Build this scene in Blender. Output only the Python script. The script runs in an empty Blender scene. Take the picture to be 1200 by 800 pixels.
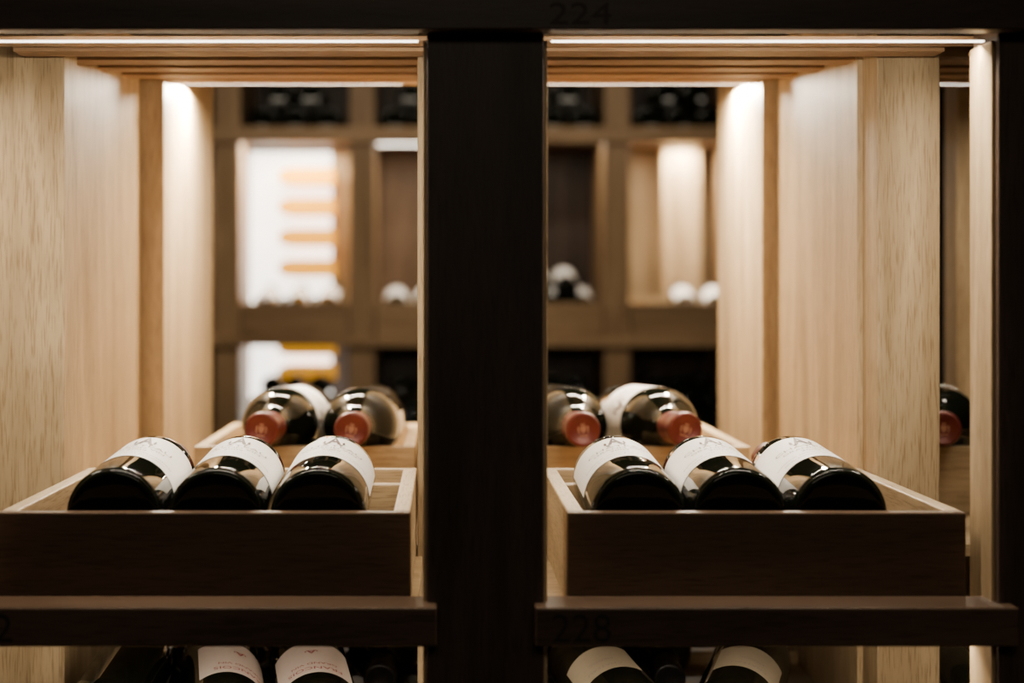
import bpy, bmesh, math, random
from mathutils import Matrix, Vector
random.seed(7)
HC = 1.45   # eye height above the floor
scene = bpy.context.scene
COL = scene.collection
R90 = math.radians(90)

# ------------------------------------------------------------------ materials
def nodes_of(name):
    m = bpy.data.materials.new(name); m.use_nodes = True
    nt = m.node_tree
    return m, nt, nt.nodes['Principled BSDF']

def simple(name, col, rough=.5, metal=0, noise=0.0, nscale=60, emis=None, estr=0, spec=.5):
    m, nt, b = nodes_of(name)
    b.inputs['Roughness'].default_value = rough
    b.inputs['Metallic'].default_value = metal
    b.inputs['Specular IOR Level'].default_value = spec
    tc = nt.nodes.new('ShaderNodeTexCoord')
    nz = nt.nodes.new('ShaderNodeTexNoise'); nz.inputs['Scale'].default_value = nscale
    nz.inputs['Detail'].default_value = 4
    nt.links.new(tc.outputs['Object'], nz.inputs['Vector'])
    rp = nt.nodes.new('ShaderNodeValToRGB')
    rp.color_ramp.elements[0].position = .3; rp.color_ramp.elements[1].position = .7
    rp.color_ramp.elements[0].color = tuple(c*(1-noise) for c in col)+(1,)
    rp.color_ramp.elements[1].color = tuple(min(1, c*(1+noise*.5)) for c in col)+(1,)
    nt.links.new(nz.outputs['Fac'], rp.inputs['Fac'])
    nt.links.new(rp.outputs['Color'], b.inputs['Base Color'])
    if emis:
        b.inputs['Emission Color'].default_value = emis+(1,)
        b.inputs['Emission Strength'].default_value = estr
    return m

def oak(name, axis, c1, c2, rough=.5, spec=.35):
    m, nt, b = nodes_of(name)
    L = nt.links.new
    tc = nt.nodes.new('ShaderNodeTexCoord'); oi = nt.nodes.new('ShaderNodeObjectInfo')
    mul = nt.nodes.new('ShaderNodeMath'); mul.operation = 'MULTIPLY'; mul.inputs[1].default_value = 7.3
    L(oi.outputs['Random'], mul.inputs[0])
    cb = nt.nodes.new('ShaderNodeCombineXYZ')
    for i in range(3): L(mul.outputs[0], cb.inputs[i])
    add = nt.nodes.new('ShaderNodeVectorMath'); add.operation = 'ADD'
    L(tc.outputs['Object'], add.inputs[0]); L(cb.outputs[0], add.inputs[1])
    def noise(lo, hi, detail, dist):
        mp = nt.nodes.new('ShaderNodeMapping')
        sc = [hi, hi, hi]; sc['xyz'.index(axis)] = lo
        mp.inputs['Scale'].default_value = sc
        L(add.outputs[0], mp.inputs['Vector'])
        n = nt.nodes.new('ShaderNodeTexNoise'); n.inputs['Scale'].default_value = 1
        n.inputs['Detail'].default_value = detail; n.inputs['Distortion'].default_value = dist
        L(mp.outputs[0], n.inputs['Vector']); return n
    n1 = noise(1.8, 17, 6, 1.6)
    n2 = noise(40, 750, 3, .3)
    r1 = nt.nodes.new('ShaderNodeValToRGB')
    r1.color_ramp.elements[0].position = .30; r1.color_ramp.elements[1].position = .70
    r1.color_ramp.elements[0].color = c1+(1,); r1.color_ramp.elements[1].color = c2+(1,)
    L(n1.outputs['Fac'], r1.inputs['Fac'])
    r2 = nt.nodes.new('ShaderNodeValToRGB')
    r2.color_ramp.elements[0].position = .34; r2.color_ramp.elements[1].position = .50
    r2.color_ramp.elements[0].color = (.55, .50, .42, 1); r2.color_ramp.elements[1].color = (1, 1, 1, 1)
    L(n2.outputs['Fac'], r2.inputs['Fac'])
    mx = nt.nodes.new('ShaderNodeMix'); mx.data_type = 'RGBA'; mx.blend_type = 'MULTIPLY'
    mx.inputs[0].default_value = .75
    L(r1.outputs['Color'], mx.inputs[6]); L(r2.outputs['Color'], mx.inputs[7])
    mr = nt.nodes.new('ShaderNodeMapRange'); mr.inputs[3].default_value = .80; mr.inputs[4].default_value = 1.08
    L(oi.outputs['Random'], mr.inputs[0])
    hs = nt.nodes.new('ShaderNodeHueSaturation'); L(mr.outputs[0], hs.inputs['Value'])
    L(mx.outputs[2], hs.inputs['Color'])
    L(hs.outputs[0], b.inputs['Base Color'])
    bp = nt.nodes.new('ShaderNodeBump'); bp.inputs['Strength'].default_value = .12
    bp.inputs['Distance'].default_value = .001
    L(n2.outputs['Fac'], bp.inputs['Height']); L(bp.outputs[0], b.inputs['Normal'])
    b.inputs['Roughness'].default_value = rough
    b.inputs['Specular IOR Level'].default_value = spec
    return m

O1, O2 = (.325, .225, .120), (.56, .415, .245)
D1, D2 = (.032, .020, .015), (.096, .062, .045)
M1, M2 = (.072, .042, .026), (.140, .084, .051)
oakX, oakY, oakZ = (oak('light_oak_'+a, a, O1, O2) for a in 'xyz')
darkX, darkZ = (oak('shade_dark_oak_'+a, a, D1, D2, .45) for a in 'xz')  # near-black tone holds the shade of the backlit posts and beam
midX, midZ = (oak('brown_oak_'+a, a, M1, M2) for a in 'xz')  # brown carries the shade on tray fronts that are lit from behind
backM = oak('brown_back_panel_oak', 'z', (.12, .072, .042), (.22, .138, .082))
farX, farZ = (oak('warm_aged_oak_'+a, a, (.25, .150, .074), (.43, .28, .15)) for a in 'xz')
slatM = oak('warm_brown_slat_oak', 'x', (.28, .160, .084), (.42, .26, .14))
glassM = simple('dark_bottle_glass', (.005, .006, .0035), .035, noise=.2, nscale=20, spec=.22)
labelM = simple('white_label_paper', (.92, .91, .90), .6, noise=.03, nscale=200)
pinkM = simple('pale_pink_label_paper', (.72, .62, .57), .6, noise=.04, nscale=200)
creamM = simple('cream_label_paper', (.40, .34, .25), .6, noise=.04, nscale=200)
capM = simple('red_foil_capsule', (.135, .018, .011), .38, .2, noise=.15, nscale=90)
crestM = simple('worn_gold_foil', (.38, .17, .10), .45, .3, noise=.2, nscale=300)
blackcapM = simple('black_foil_capsule', (.02, .018, .018), .3, .3, noise=.1)
inkM = simple('grey_ink', (.30, .26, .24), .6, noise=.1)
embM = simple('dark_brown_red_ink', (.06, .016, .012), .6, noise=.1)
redinkM = simple('red_ink', (.35, .04, .04), .6, noise=.1)
stampM = simple('black_stamped_number', (.014, .010, .007), .7, noise=.1)
beamStampM = simple('brown_stamped_number', (.024, .017, .012), .6, noise=.1)
ledM = simple('warm_white_light_strip', (.9, .85, .75), .5, emis=(1, .88, .72), estr=12)
panelM = simple('backlit_white_panel', (.9, .9, .88), .5, emis=(1, .95, .86), estr=4.0)
amberM = simple('amber_shelf_glow', (.75, .34, .01), .4, emis=(1, .42, .005), estr=.75, noise=.1)  # emission imitates the orange light on the shelves; they are no lamps
wallM = simple('charcoal_plaster', (.035, .030, .027), .8, noise=.25, nscale=6)
floorM = simple('dark_stone_floor', (.06, .05, .045), .4, noise=.3, nscale=5)

# ------------------------------------------------------------------ helpers
def empty(name, loc, label, category, group=None):
    e = bpy.data.objects.new(name, None); e.location = loc; e.empty_display_size = .05
    COL.objects.link(e); e['label'] = label; e['category'] = category
    if group: e['group'] = group
    return e

def add(name, mesh, parent=None, loc=(0, 0, 0), mats=()):
    for m in mats: mesh.materials.append(m)
    o = bpy.data.objects.new(name, mesh); o.location = loc
    COL.objects.link(o)
    if parent: o.parent = parent
    return o

def bm_box(bm, x0, x1, y0, y1, z0, z1):
    r = bmesh.ops.create_cube(bm, size=1)
    for v in r['verts']:
        v.co = Vector(((x0+x1)/2+v.co.x*(x1-x0), (y0+y1)/2+v.co.y*(y1-y0), (z0+z1)/2+v.co.z*(z1-z0)))

def boxes(name, lst, mat, parent=None, bevel=.0012):
    """one mesh part made of one or several boxes, in the parent's local space"""
    c = Vector(((min(b[0] for b in lst)+max(b[1] for b in lst))/2,
                (min(b[2] for b in lst)+max(b[3] for b in lst))/2,
                (min(b[4] for b in lst)+max(b[5] for b in lst))/2))
    bm = bmesh.new()
    for b in lst:
        bm_box(bm, b[0]-c.x, b[1]-c.x, b[2]-c.y, b[3]-c.y, b[4]-c.z, b[5]-c.z)
    if bevel:
        bmesh.ops.bevel(bm, geom=bm.edges[:], offset=bevel, segments=2, affect='EDGES', profile=.5)
    me = bpy.data.meshes.new(name); bm.to_mesh(me); bm.free()
    return add(name, me, parent, c, (mat,))

def wbox(name, x0, x1, y0, y1, z0, z1, mat, parent, bevel=.0012):
    """z measured from eye level"""
    p = parent.location
    return boxes(name, [(x0-p.x, x1-p.x, y0-p.y, y1-p.y, z0+HC-p.z, z1+HC-p.z)], mat, parent, bevel)

def text_data(body, size, mapper):
    cu = bpy.data.curves.new('t', 'FONT'); cu.body = body; cu.size = size
    cu.align_x = 'CENTER'; cu.align_y = 'CENTER'; cu.resolution_u = 3
    o = bpy.data.objects.new('t', cu); COL.objects.link(o)
    bpy.context.view_layer.update()
    dg = bpy.context.evaluated_depsgraph_get()
    me = bpy.data.meshes.new_from_object(o.evaluated_get(dg))
    vs = [mapper(v.co.x, v.co.y) for v in me.vertices]
    fs = [tuple(p.vertices) for p in me.polygons]
    bpy.data.objects.remove(o); bpy.data.curves.remove(cu); bpy.data.meshes.remove(me)
    return vs, fs

def mesh_from(name, parts):
    V, F = [], []
    for vs, fs in parts:
        n = len(V); V += vs; F += [tuple(i+n for i in f) for f in fs]
    me = bpy.data.meshes.new(name); me.from_pydata(V, [], F); me.update(); return me

def flat_text(name, body, size, cx, y, cz, parent, mat, wide=1.0):
    vs, fs = text_data(body, size, lambda a, b: (a*wide, 0, b))
    me = mesh_from(name, [(vs, fs)])
    p = parent.location
    return add(name, me, parent, (cx-p.x, y-p.y, cz+HC-p.z), (mat,))

def lathe(name, prof, seg=56, mats=(), matfn=None):
    V, F, MI = [], [], []
    rings = []
    for r, z in prof:
        if r < 1e-6:
            rings.append([len(V)]); V.append((0, 0, z))
        else:
            rings.append(list(range(len(V), len(V)+seg)))
            for i in range(seg):
                a = 2*math.pi*i/seg; V.append((r*math.sin(a), -r*math.cos(a), z))
    for k in range(len(prof)-1):
        A, B = rings[k], rings[k+1]; zc = (prof[k][1]+prof[k+1][1])/2
        for i in range(seg):
            j = (i+1) % seg
            if len(A) == 1: f = (A[0], B[j], B[i])
            elif len(B) == 1: f = (A[i], A[j], B[0])
            else: f = (A[i], A[j], B[j], B[i])
            F.append(f)
            a = (i+.5)/seg*360; a = a-360 if a > 180 else a
            MI.append(matfn(zc, a) if matfn else 0)
    me = bpy.data.meshes.new(name); me.from_pydata(V, [], F)
    for m in mats: me.materials.append(m)
    for p, mi in zip(me.polygons, MI):
        p.use_smooth = True; p.material_index = mi
    me.update(); return me

# ------------------------------------------------------------------ bottles
RB = .0375
body_prof = [(0, .0040), (.012, .0036), (.022, .0022), (.029, .0006), (.0325, 0), (.0350, .0010),
             (.0368, .0035), (RB, .008), (RB, .05), (RB, .10), (RB, .182), (.0371, .190), (.0358, .198), (.0332, .206),
             (.0292, .2135), (.0245, .220), (.0202, .2265), (.0172, .233), (.0155, .240), (.0148, .249), (.0143, .296), (0, .296)]
cap_prof = [(.0149, .2435), (.0154, .2440), (.0153, .262), (.0151, .281), (.0152, .2825), (.0162, .284), (.0165, .287),
            (.0165, .295), (.0160, .2985), (.0150, .3003), (.0132, .3003), (.0124, .2996), (0, .2996)]
body_me = lathe('bottle_body', body_prof, mats=(glassM,))
def cap_mesh(m): return lathe('bottle_capsule', cap_prof, 40, mats=(m,))
cap_red, cap_black = cap_mesh(capM), cap_mesh(blackcapM)

def label_mesh(z0, z1, ang, mat):
    V, F = [], []; n = 40; r = RB+.0003
    A = math.radians(ang)
    for i in range(n+1):
        a = -A+2*A*i/n
        for z in (z0, z1): V.append((r*math.sin(a), -r*math.cos(a), z))
    for i in range(n): F.append((2*i, 2*i+2, 2*i+3, 2*i+1))
    me = bpy.data.meshes.new('bottle_label'); me.from_pydata(V, [], F)
    me.materials.append(mat)
    for p in me.polygons: p.use_smooth = True
    me.update(); return me

def onto(zc, xc=0, r=RB+.0008):
    return lambda x, y: (r*math.sin((x+xc)/r), -r*math.cos((x+xc)/r), zc+y)

def emblem_polys():
    P = [[(-3.4, -3.6), (3.4, -3.6), (3.0, -2.9), (-3.0, -2.9)],
         [(-2.6, -2.8), (-1.3, -2.8), (.35, 3.2), (-.35, 3.2)], [(1.3, -2.8), (2.6, -2.8), (.36, 3.2), (.1, 2.0)],
         [(-1.2, -1.0), (1.2, -1.0), (.9, .2), (-.9, .2)],
         [(-.25, 3.3), (.25, 3.3), (.0, 4.2)]]
    for sg in (-1, 1):
        P.append([(sg*3.0, -2.6), (sg*3.9, -2.0), (sg*3.5, .2), (sg*2.9, -.6)][::sg])
    return P
def emblem(zc, s, m=None, sy=None):
    m = m or onto(zc); sy = sy or s
    return [([m(x*s, y*sy) for x, y in pts], [tuple(range(len(pts)))]) for pts in emblem_polys()]

def crest_parts():
    s = .0020; f = lambda x, y: (x*s, -y*s, .3001)
    P = [[(-1.3, 1.6), (-1.3, -.4), (0, -2.0), (1.3, -.4), (1.3, 1.6)], [(-1.1, 2.0), (1.1, 2.0), (.8, 3.0), (0, 2.5), (-.8, 3.0)]]
    for sg in (-1, 1): P.append([(sg*1.8, 1.9), (sg*2.7, 1.0), (sg*2.6, -1.0), (sg*1.8, -2.2), (sg*1.9, 0)][::sg])
    P.append([(-2.2, -2.6), (2.2, -2.6), (1.8, -3.2), (-1.8, -3.2)])
    return [([f(x, y) for x, y in pts], [tuple(range(len(pts)))]) for pts in P]
crest_me = mesh_from('capsule_crest', crest_parts()); crest_me.materials.append(crestM)
emb_me = mesh_from('label_emblem', emblem(.148, .0025, None, .0052)); emb_me.materials.append(embM)
white_txt = mesh_from('label_lettering', [
    text_data('CHATEAU', .0125, onto(.1205)), text_data('GRAND VIN', .0085, onto(.1080)),
    text_data('2009', .0085, onto(.0970)), text_data('BORDEAUX  APPELLATION CONTROLEE', .0040, onto(.085)),
    text_data('MIS EN BOUTEILLE AU CHATEAU', .0040, onto(.076))])
white_txt.materials.append(inkM)
pink_txt = mesh_from('label_lettering', [text_data('FRANCOIS', .0110, onto(.155)), text_data('GRAND VIN', .008, onto(.141))]
                     + emblem(.105, .0016))
pink_txt.materials.append(redinkM)
cream_txt = mesh_from('label_lettering', [text_data('CHATEAU', .0075, onto(.140)), text_data('MEDOC', .007, onto(.124))])
cream_txt.materials.append(inkM)
white_lab = label_mesh(.066, .172, 78, labelM)
pink_lab = label_mesh(.070, .168, 60, pinkM)
cream_lab = label_mesh(.085, .152, 50, creamM)
KIND = {'white': (white_lab, white_txt, cap_red), 'pink': (pink_lab, pink_txt, cap_red),
        'cream': (cream_lab, cream_txt, cap_black), 'dark': (None, None, cap_black)}

def bottle_matrix(pos, yaw=0, tilt=0, roll=0, s=1.0):
    return (Matrix.Translation(pos) @ Matrix.Rotation(math.radians(yaw), 4, 'Z')
            @ Matrix.Rotation(math.radians(-90+tilt), 4, 'X') @ Matrix.Rotation(math.radians(roll), 4, 'Z') @ Matrix.Scale(s, 4))

def bottle(kind, mat4, label, group, crest_roll=0):
    lab, txt, cap = KIND[kind]
    e = empty('wine_bottle', (0, 0, 0), label, 'wine bottle', group)
    e.matrix_world = mat4
    add('bottle_body', body_me, e)
    c = add('capsule', cap, e)
    if cap is cap_red:
        cr = add('crest', crest_me, c); cr.rotation_euler = (0, 0, math.radians(crest_roll))
    if lab:
        l = add('label', lab, e)
        add('lettering', txt, l)
        if kind == 'white': add('emblem', emb_me, l)
    c['label'] = 'red foil capsule with embossed top' if cap is cap_red else 'black foil capsule'
    return e

def far_mat(zc, a):
    if zc > .242: return 2
    if .066 < zc < .172 and abs(a) < 76: return 1
    return 0
fp = [(0, .004), (.024, .002), (.0325, 0), (.0370, .004), (RB, .010), (RB, .066), (RB, .1), (RB, .172), (RB, .184), (.0358, .198),
      (.0292, .2135), (.0202, .2265), (.0155, .240), (.0151, .281), (.0165, .287), (.0160, .2985), (.011, .3003), (0, .3003)]
far_me = lathe('wine_bottle', fp, 28, (glassM, labelM, blackcapM), far_mat)
far_dark = lathe('wine_bottle', fp, 28, (glassM, glassM, blackcapM), far_mat)
def far_bottle(me, mat4, label, group):
    o = bpy.data.objects.new('wine_bottle', me); COL.objects.link(o); o.matrix_world = mat4
    o['label'] = label; o['category'] = 'wine bottle'; o['group'] = group
    return o

# ------------------------------------------------------------------ trays
def tray(x0, x1, y0, y1, z0, z1, zf, label, group, rail=None, fmat=None, omat=None):
    """z measured from eye level; zf = top of the base board"""
    cx, cy = (x0+x1)/2, (y0+y1)/2
    e = empty('wine_tray', (cx, cy, z0+HC), label, 'wooden tray', group)
    w, d, h, t = (x1-x0)/2, (y1-y0)/2, z1-z0, .013
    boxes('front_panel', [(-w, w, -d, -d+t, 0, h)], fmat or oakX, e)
    boxes('back_panel', [(-w, w, d-t, d, 0, h)], omat or oakX, e)
    for s in (-1, 1):
        boxes('side_panel', [(min(s*w, s*(w-t)), max(s*w, s*(w-t)), -d+t, d-t, 0, h)], omat or oakY, e)
    boxes('base_board', [(-w+t, w-t, -d+t, d-t, zf-z0-.010, zf-z0)], omat or oakY, e, 0)
    if rail:
        boxes('neck_rail', [(-w+t, w-t, rail[0]-cy, rail[0]-cy+.018, zf-z0, rail[1]-z0)], oakX, e)
    return e

# ------------------------------------------------------------------ near rack
rack = empty('wine_rack', (0, 1.60, 0), 'oak wine display rack with open bays and warm light strips', 'wine rack')
TOPZ, FLZ = .95, -HC
P = .427
for c in (-P, 0, P):
    h = .0435 if c == 0 else .0455
    wbox('front_post', c-h, c+h, 1.27, 1.33, FLZ, TOPZ, darkZ, rack)['label'] = 'oak post, backlit shade in its colour'
for s in (-1, 1):
    for c in (0, s*P):
        k = s if c == 0 else -s
        h = .0437 if c == 0 else .0458
        a = c+k*h; b = c+k*(h+.0028)
        wbox('lit_post_side', min(a, b), max(a, b), 1.276, 1.328, FLZ, .19, oakZ, rack, .0005)['label'] = 'lit side of oak post, light put into its pale colour'  # pale board stands in for the post's own side, lit by the strip
wbox('rear_post', -.055, .055, 1.56, 1.62, FLZ, .30, oakZ, rack)
wbox('divider_panel', -.0535, .0535, 1.62, 2.02, FLZ, .30, oakZ, rack)
wbox('rear_post', -.048, .048, 2.02, 2.34, FLZ, .30, oakZ, rack)
for s, mp, pn, rp, yend in ((1, (.369, .427), (.3640, .3840), (.346, .400), 2.36), (-1, (.381, .447), (.3900, .4100), (.362, .416), 2.46)):
    def S(a, b): return (a, b) if s > 0 else (-b, -a)
    a, b = S(*mp); wbox('rear_post', a, b, 1.575, 1.63, FLZ, .30, oakZ, rack)
    a, b = S(*pn); wbox('divider_panel', a, b, 1.63, 2.02, FLZ, .30, oakZ, rack)
    a, b = S(*rp); wbox('rear_post', a, b, 2.02, 2.06, FLZ, .30, oakZ, rack)
    a, b = S(rp[0]+.002, rp[1]-.002); wbox('rear_post', a, b, 2.062, yend, FLZ, .30, oakZ, rack)
    a, b = S(.655, .70); wbox('rear_post', a, b, 2.28, 2.34, FLZ, .30, oakZ, rack)
BAYS = [(-P+.0455, -.0465), (.0465, P-.0455)]
OUT = [(P+.0455, 2*P-.14), (-2*P+.14, -P-.0455)]
beam = wbox('front_beam', -.62, .62, 1.25, 1.27, .194, .33, darkX, rack); beam['label'] = 'oak beam, unlit shade in its colour'
def ztop(y): return .199+(y-1.3)*.076
p = rack.location
for (bx0, bx1) in BAYS+OUT:
    lst = []
    for i in range(6):
        y = 1.375+i*.132
        z = ztop(y)+HC
        lst.append((bx0-.03, bx1+.03, y-p.y, y+.034-p.y, z, z+.0035))
    boxes('slatted_top', lst, slatM, rack, .0004)
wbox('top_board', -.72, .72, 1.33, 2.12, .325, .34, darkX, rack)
wbox('rear_beam', -.72, .72, 2.140, 2.160, .268, .325, oakX, rack)
wbox('added_strip_lip', -.72, .72, 2.1055, 2.1095, .2588, .2900, oakX, rack, .0005)  # lip added to screen the rear light from the camera
for (bx0, bx1) in BAYS+OUT:
    wbox('light_strip', bx0+.004, bx1-.004, 1.290, 1.293, .1912, .1918, ledM, rack, 0)
    wbox('light_strip', bx0+.030, bx1-.036, 2.1030, 2.105, .2590, .2600, ledM, rack, 0)
for (bx0, bx1) in BAYS:
    wbox('light_strip', bx0+.01, bx1-.01, 1.315, 1.323, -.2605, -.2575, ledM, rack, .0005)
for i, (bx0, bx1) in enumerate(BAYS):
    wbox('shelf_board', bx0+.004, bx1-.004, 1.30, 2.30, -.252, -.2392, oakX, rack)
    wbox('lower_shelf_board', bx0+.004, bx1-.004, 1.34, 2.00, -.428, -.4125, oakX, rack)
    wbox('lower_rail', bx0+.014, bx1-.014, 1.600, 1.618, -.4125, -.398, oakX, rack)
    wbox('lower_rail', bx0+.014, bx1-.014, 1.905, 1.923, -.4125, -.398, oakX, rack)
    cx = (-.2135, .2135)[i]
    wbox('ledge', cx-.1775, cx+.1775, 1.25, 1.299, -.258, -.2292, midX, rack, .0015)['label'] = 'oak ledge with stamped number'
    flat_text('number', ('222', '228')[i], .030, (-.3685, .0700)[i], 1.2496, -.2455, rack, stampM)
flat_text('number', '224', .0225, .069, 1.2496, .2050, rack, beamStampM, 1.4)
for s in (-1, 1):
    a, b = (.4385, .72) if s > 0 else (-.72, -.45)
    wbox('shelf_board', a, b, 1.64, 2.30, -.252, -.2392, oakX, rack)
wbox('lower_shelf_board', .4285, .72, 1.36, 1.90, -.428, -.4125, oakX, rack)

for x0, x1 in ((-.3715, -.0565), (.0633, .367)):
    tray(x0, x1, 1.30, 1.635, -.2386, -.166, -.210,
         'shallow oak tray holding three bottles, bases toward its front edge', 'oak bottle trays',
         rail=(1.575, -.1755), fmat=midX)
for s in (-1, 1):
    def S(a, b): return (a, b) if s > 0 else (-b, -a)
    a, b = S(.0625, .304)
    tray(a, b, 1.865, 2.21, -.2386, -.166, -.197, 'shallow oak tray holding bottles with red capsules over its rim', 'oak bottle trays')
    a, b = S(.440, .650)
    tray(a, b, 1.865, 2.21, -.2386, -.166, -.197, 'shallow oak tray in the neighbouring bay', 'oak bottle trays')
for X, roll in ((.278, -4), (.1995, -2), (.1210, -8), (-.1290, 6), (-.2085, 3), (-.2885, 2)):
    bottle('white', bottle_matrix((X, 1.328, -.1722+HC), 0, 3.0, roll),
           'dark wine bottle lying in tray, white label, base outward', 'bottles in the front trays')
for X, yaw, roll in ((-.2037, 176.9, -84), (-.1190, 178.5, -150), (.1055, 181.6, 150), (.1930, 185.0, 62), (.5820, 165, 0), (-.50, 180, 0)):
    bottle('white', bottle_matrix((X, 2.120, -.1535+HC), yaw, 2.1, roll, 1.12),
           'dark wine bottle lying with red capsule resting over tray rim', 'bottles in the rear trays', -roll+random.uniform(-20, 20))
g = 'bottles on the lower shelf'
for X, yb, kd, yaw, roll in ((-.300, 1.968, 'dark', 180, 0), (-.2490, 1.662, 'pink', 189, -24), (-.1640, 1.662, 'pink', 188, 4),
                             (-.0935, 1.968, 'dark', 180, 0), (-.3270, 1.662, 'dark', 180, 0), (.478, 1.662, 'dark', 180, 0),
                             (.190, 1.968, 'dark', 180, 0), (.103, 1.968, 'dark', 180, 0), (-.200, 1.968, 'dark', 180, 0)):
    bottle(kd, bottle_matrix((X, yb, -.356+HC), yaw, -4, roll),
           'dark wine bottle with %s on lower shelf' % ('pale pink label' if kd == 'pink' else 'no visible label'), g)
bottle('cream', bottle_matrix((.106, 1.662, -.356+HC), 188, -4, 22), 'dark wine bottle with cream label on lower shelf', g)
bottle('cream', bottle_matrix((.270, 1.662, -.356+HC), 164, -4, -18), 'dark wine bottle with cream label lying askew on lower shelf', g)

# ------------------------------------------------------------------ far rack
def fx(px, s=351): return (px-520)/s-.031
def fz(py, s=351): return (345-py)/s
far = empty('wine_rack', (0, 5.9, 0), 'large oak wine rack wall with lit bays full of bottles', 'wine rack')
cent = [-1.175, -.749, -.3015, .12, .5445, .97]
for c in cent:
    wbox('front_post', c-.042, c+.042, 5.66, 5.72, -HC, .95, farZ, far)
    wbox('divider_panel', c-.036, c+.036, 5.72, 6.20, -HC, .95, farZ, far)
for z0, z1 in ((.503, .555), (-.171, -.141), (-.62, -.588), (.85, .89)):
    wbox('shelf_beam', -1.22, 1.02, 5.64, 5.66, z0, z1, farX, far)
for i in range(5):
    a, b = cent[i]+.042, cent[i+1]-.042
    for z0, z1 in ((.518, .533), (-.155, -.141), (-.60, -.588), (.87, .885)):
        wbox('shelf_board', a, b, 5.661, 6.20, z0, z1, midX, far)
backs = [backM, backM, backM, darkZ, oakZ]
for i in range(5):
    a, b = cent[i]+.036, cent[i+1]-.036
    wbox('back_panel', a, b, 6.202, 6.22, -.171, .52, backs[i], far)
    wbox('back_panel', a, b, 6.202, 6.22, -HC, -.171, darkZ, far)
    wbox('back_panel', a, b, 6.202, 6.22, .52, .95, darkZ, far)
a, b = -.711, fx(388, 332)
wbox('backlit_panel', a, b, 6.02, 6.04, -.135, .50, panelM, far)['label'] = 'glowing white back panel'
wbox('backlit_panel', a, b, 6.02, 6.04, -.5, -.175, panelM, far)['label'] = 'glowing white back panel'
wbox('side_panel', b+.002, cent[2]-.038, 6.005, 6.04, -.135, .50, oakZ, far)
def rounded_shelf(x0, x1, zc, h):
    bm = bmesh.new(); pts = []
    r = h/2
    for k in range(9):
        an = math.pi/2+math.pi*k/8; pts.append((x0+r*1.6+r*1.6*math.cos(an), zc+r*math.sin(an)))
    pts += [(x1, zc-r), (x1, zc+r)]
    f = bm.faces.new([bm.verts.new((x-far.location.x, 5.90-far.location.y, z+HC)) for x, z in pts])
    ex = bmesh.ops.extrude_face_region(bm, geom=[f])
    for v in [g for g in ex['geom'] if isinstance(g, bmesh.types.BMVert)]: v.co.y += .118
    bmesh.ops.recalc_face_normals(bm, faces=bm.faces[:])
    me = bpy.data.meshes.new('display_shelf'); bm.to_mesh(me); bm.free()
    add('display_shelf', me, far, (0, 0, 0), (amberM,))['label'] = 'amber display shelf with rounded end'
for py in (206, 242, 278, 314): rounded_shelf(fx(325, 339), fx(391, 339), fz(py, 339), .060)
for py in (408, 436): rounded_shelf(fx(325, 339), fx(391, 339), fz(py, 339), .050)
wbox('inner_post', fx(776, 332), fx(820, 332), 6.01, 6.06, -.14, .517, oakZ, far)
wbox('light_strip', cent[2]+.05, cent[3]-.05, 5.70, 5.71, .500, .503, ledM, far, 0)

def fbot(me, X, y, z, yaw, roll, g, lab='dark wine bottle lying on rack shelf', tilt=0, s=1.0):
    far_bottle(me, bottle_matrix((X, y, z+HC), yaw, tilt, roll, s), lab, g)
for i in range(1, 5):
    a, b = cent[i]+.046, cent[i+1]-.046
    tray(a, b, 5.662, 6.00, -.1405, -.028, -.098, 'oak tray filled with bottles on far rack', 'far rack trays', rail=(5.945, -.008), fmat=farX)
    m = (a+b)/2
    sp = .0785
    g = 'bottles in the far trays'
    for k in range(3):
        if i == 4 and k == 0: continue
        fbot(far_me, m+(k-1)*.098+(.03 if i == 4 else 0), 5.70, -.056, (2, 0, -3)[k], random.uniform(-14, 14), g,
             'dark wine bottle with white label propped in far tray', tilt=15, s=1.05)
    if i == 3:
        for X, z in ((m-.049, .0095), (m+.049, .0095)):
            fbot(far_me, X, 5.70, z, 0, random.uniform(-20, 20), g, 'dark wine bottle stacked on others in far tray', tilt=15, s=1.05)
    g = 'bottles above the far bays'
    for k in range(3):
        fbot(far_dark, m+(k-1)*.104, 5.68, .533+.0495, 0, 0, g, s=1.3)
    for k in range(2):
        fbot(far_dark, m+(k-.5)*.104, 5.68, .533+.0495+.084, 0, 0, g, s=1.3)
    g = 'bottles in the lower far bays'
    tray(a, b, 5.662, 6.00, -.5875, -.47, -.545, 'oak tray on lower level of far rack', 'far rack trays', fmat=farX)
    for r, n in enumerate((4, 3, 4, 3)):
        for k in range(n):
            fbot(far_dark, m+(k-(n-1)/2)*sp, 5.682, -.506+.067*r, 0, 0, g)

# ------------------------------------------------------------------ room
def struct(name, x0, x1, y0, y1, z0, z1, mat):
    o = boxes(name, [(x0, x1, y0, y1, z0, z1)], mat, None, 0); o['kind'] = 'structure'; return o
struct('floor', -2.6, 2.6, -2.6, 6.6, -.1, 0, floorM)
struct('ceiling', -2.6, 2.6, -2.6, 6.6, 2.5, 2.6, wallM)
struct('wall_back', -2.6, 2.6, 6.5, 6.6, 0, 2.5, wallM)
struct('wall_front', -2.6, 2.6, -2.6, -2.5, 0, 2.5, wallM)
struct('wall_left', -2.6, -2.5, -2.5, 6.5, 0, 2.5, wallM)
struct('wall_right', 2.5, 2.6, -2.5, 6.5, 0, 2.5, wallM)

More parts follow.
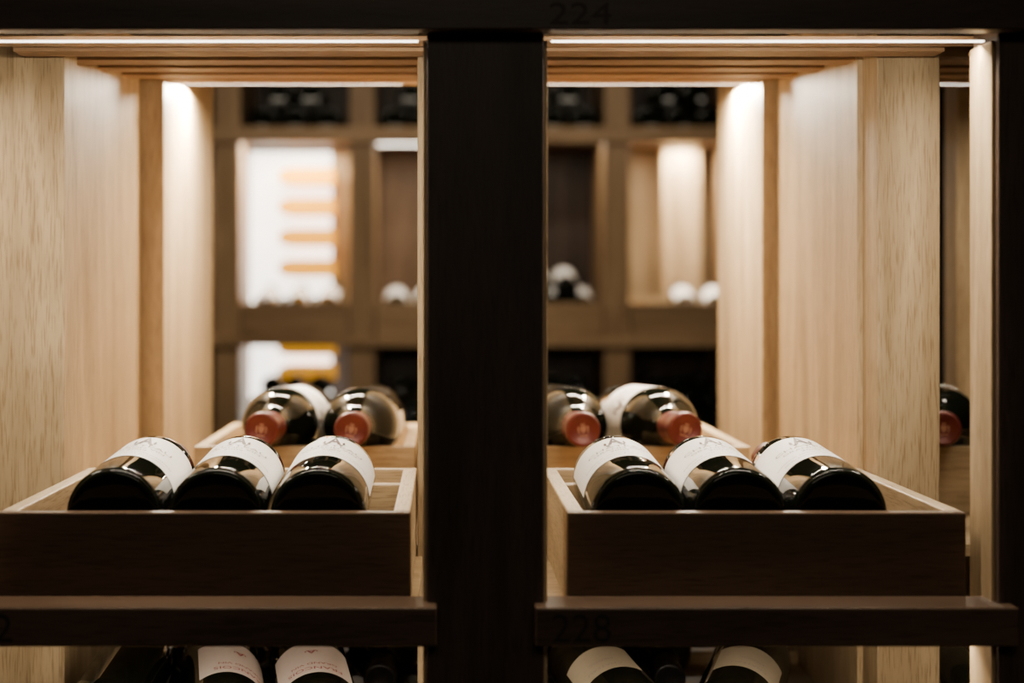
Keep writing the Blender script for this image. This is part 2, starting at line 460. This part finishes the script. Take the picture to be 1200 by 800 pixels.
# ------------------------------------------------------------------ lights
def area(name, loc, sx, sy, W, col=(1, .86, .66), rot=(0, 0, 0), spread=180):
    l = bpy.data.lights.new(name, 'AREA'); l.shape = 'RECTANGLE'; l.size = sx; l.size_y = sy
    l.energy = W; l.color = col; l.spread = math.radians(spread)
    o = bpy.data.objects.new(name, l); o.location = (loc[0], loc[1], loc[2]+HC); o.rotation_euler = rot
    COL.objects.link(o); return o
for (bx0, bx1) in BAYS:
    cx = (bx0+bx1)/2
    area('strip_or_added_light', (cx, 1.30, .1895), .32, .006, 2.3, rot=(math.radians(24), 0, 0))
    area('strip_or_added_light', (cx, 2.121, .2615), .270, .006, 7.0)
    area('strip_or_added_light', (cx, 1.33, -.262), .32, .01, .8, rot=(math.radians(20), 0, 0))
area('strip_or_added_light', (.324, 2.20, .266), .03, .06, 11)  # extra light added behind the rear beam for the hot post top
area('strip_or_added_light', (-.340, 2.20, .266), .03, .06, 11)  # same added light for the left post top
for s in (-1, 1):
    area('strip_or_added_light', (s*.54, 2.0, .24), .16, .02, 2.0)
    area('strip_or_added_light', (s*.54, 1.45, .2), .12, .01, 1.0)
for i in range(5):
    c = (cent[i]+cent[i+1])/2
    area('strip_or_added_light', (c, 5.80, .5155), .32, .008, (5, 8, 4, 1.5, 8)[i])
area('strip_or_added_light', (fx(800, 336), 5.96, .514), .06, .02, 4)  # small light added for the glow at the top of the inner post
area('added_aisle_fill', (0, 4.5, 1.0), 1.8, .1, 6, rot=(math.radians(48), 0, 0), spread=110)  # out-of-frame light added to brighten the far rack's post fronts

w = bpy.data.worlds.new('dim_cellar'); w.use_nodes = True
w.node_tree.nodes['Background'].inputs[0].default_value = (.9, .75, .6, 1)
w.node_tree.nodes['Background'].inputs[1].default_value = .02
scene.world = w
area('added_front_fill', (0, -1.2, 1.0), 1.2, 1.2, 14)  # unseen soft fill added behind the camera to lift the dark fronts

# ------------------------------------------------------------------ camera
cd = bpy.data.cameras.new('camera'); cd.sensor_width = 36; cd.lens = 60
cd.shift_x = 80/1200; cd.shift_y = -55/1200
cd.dof.use_dof = True; cd.dof.focus_distance = 1.48; cd.dof.aperture_fstop = 3.8
cd.clip_start = .05
cam = bpy.data.objects.new('camera', cd); cam.location = (-.031, 0, HC); cam.rotation_euler = (R90, 0, 0)
COL.objects.link(cam); scene.camera = cam
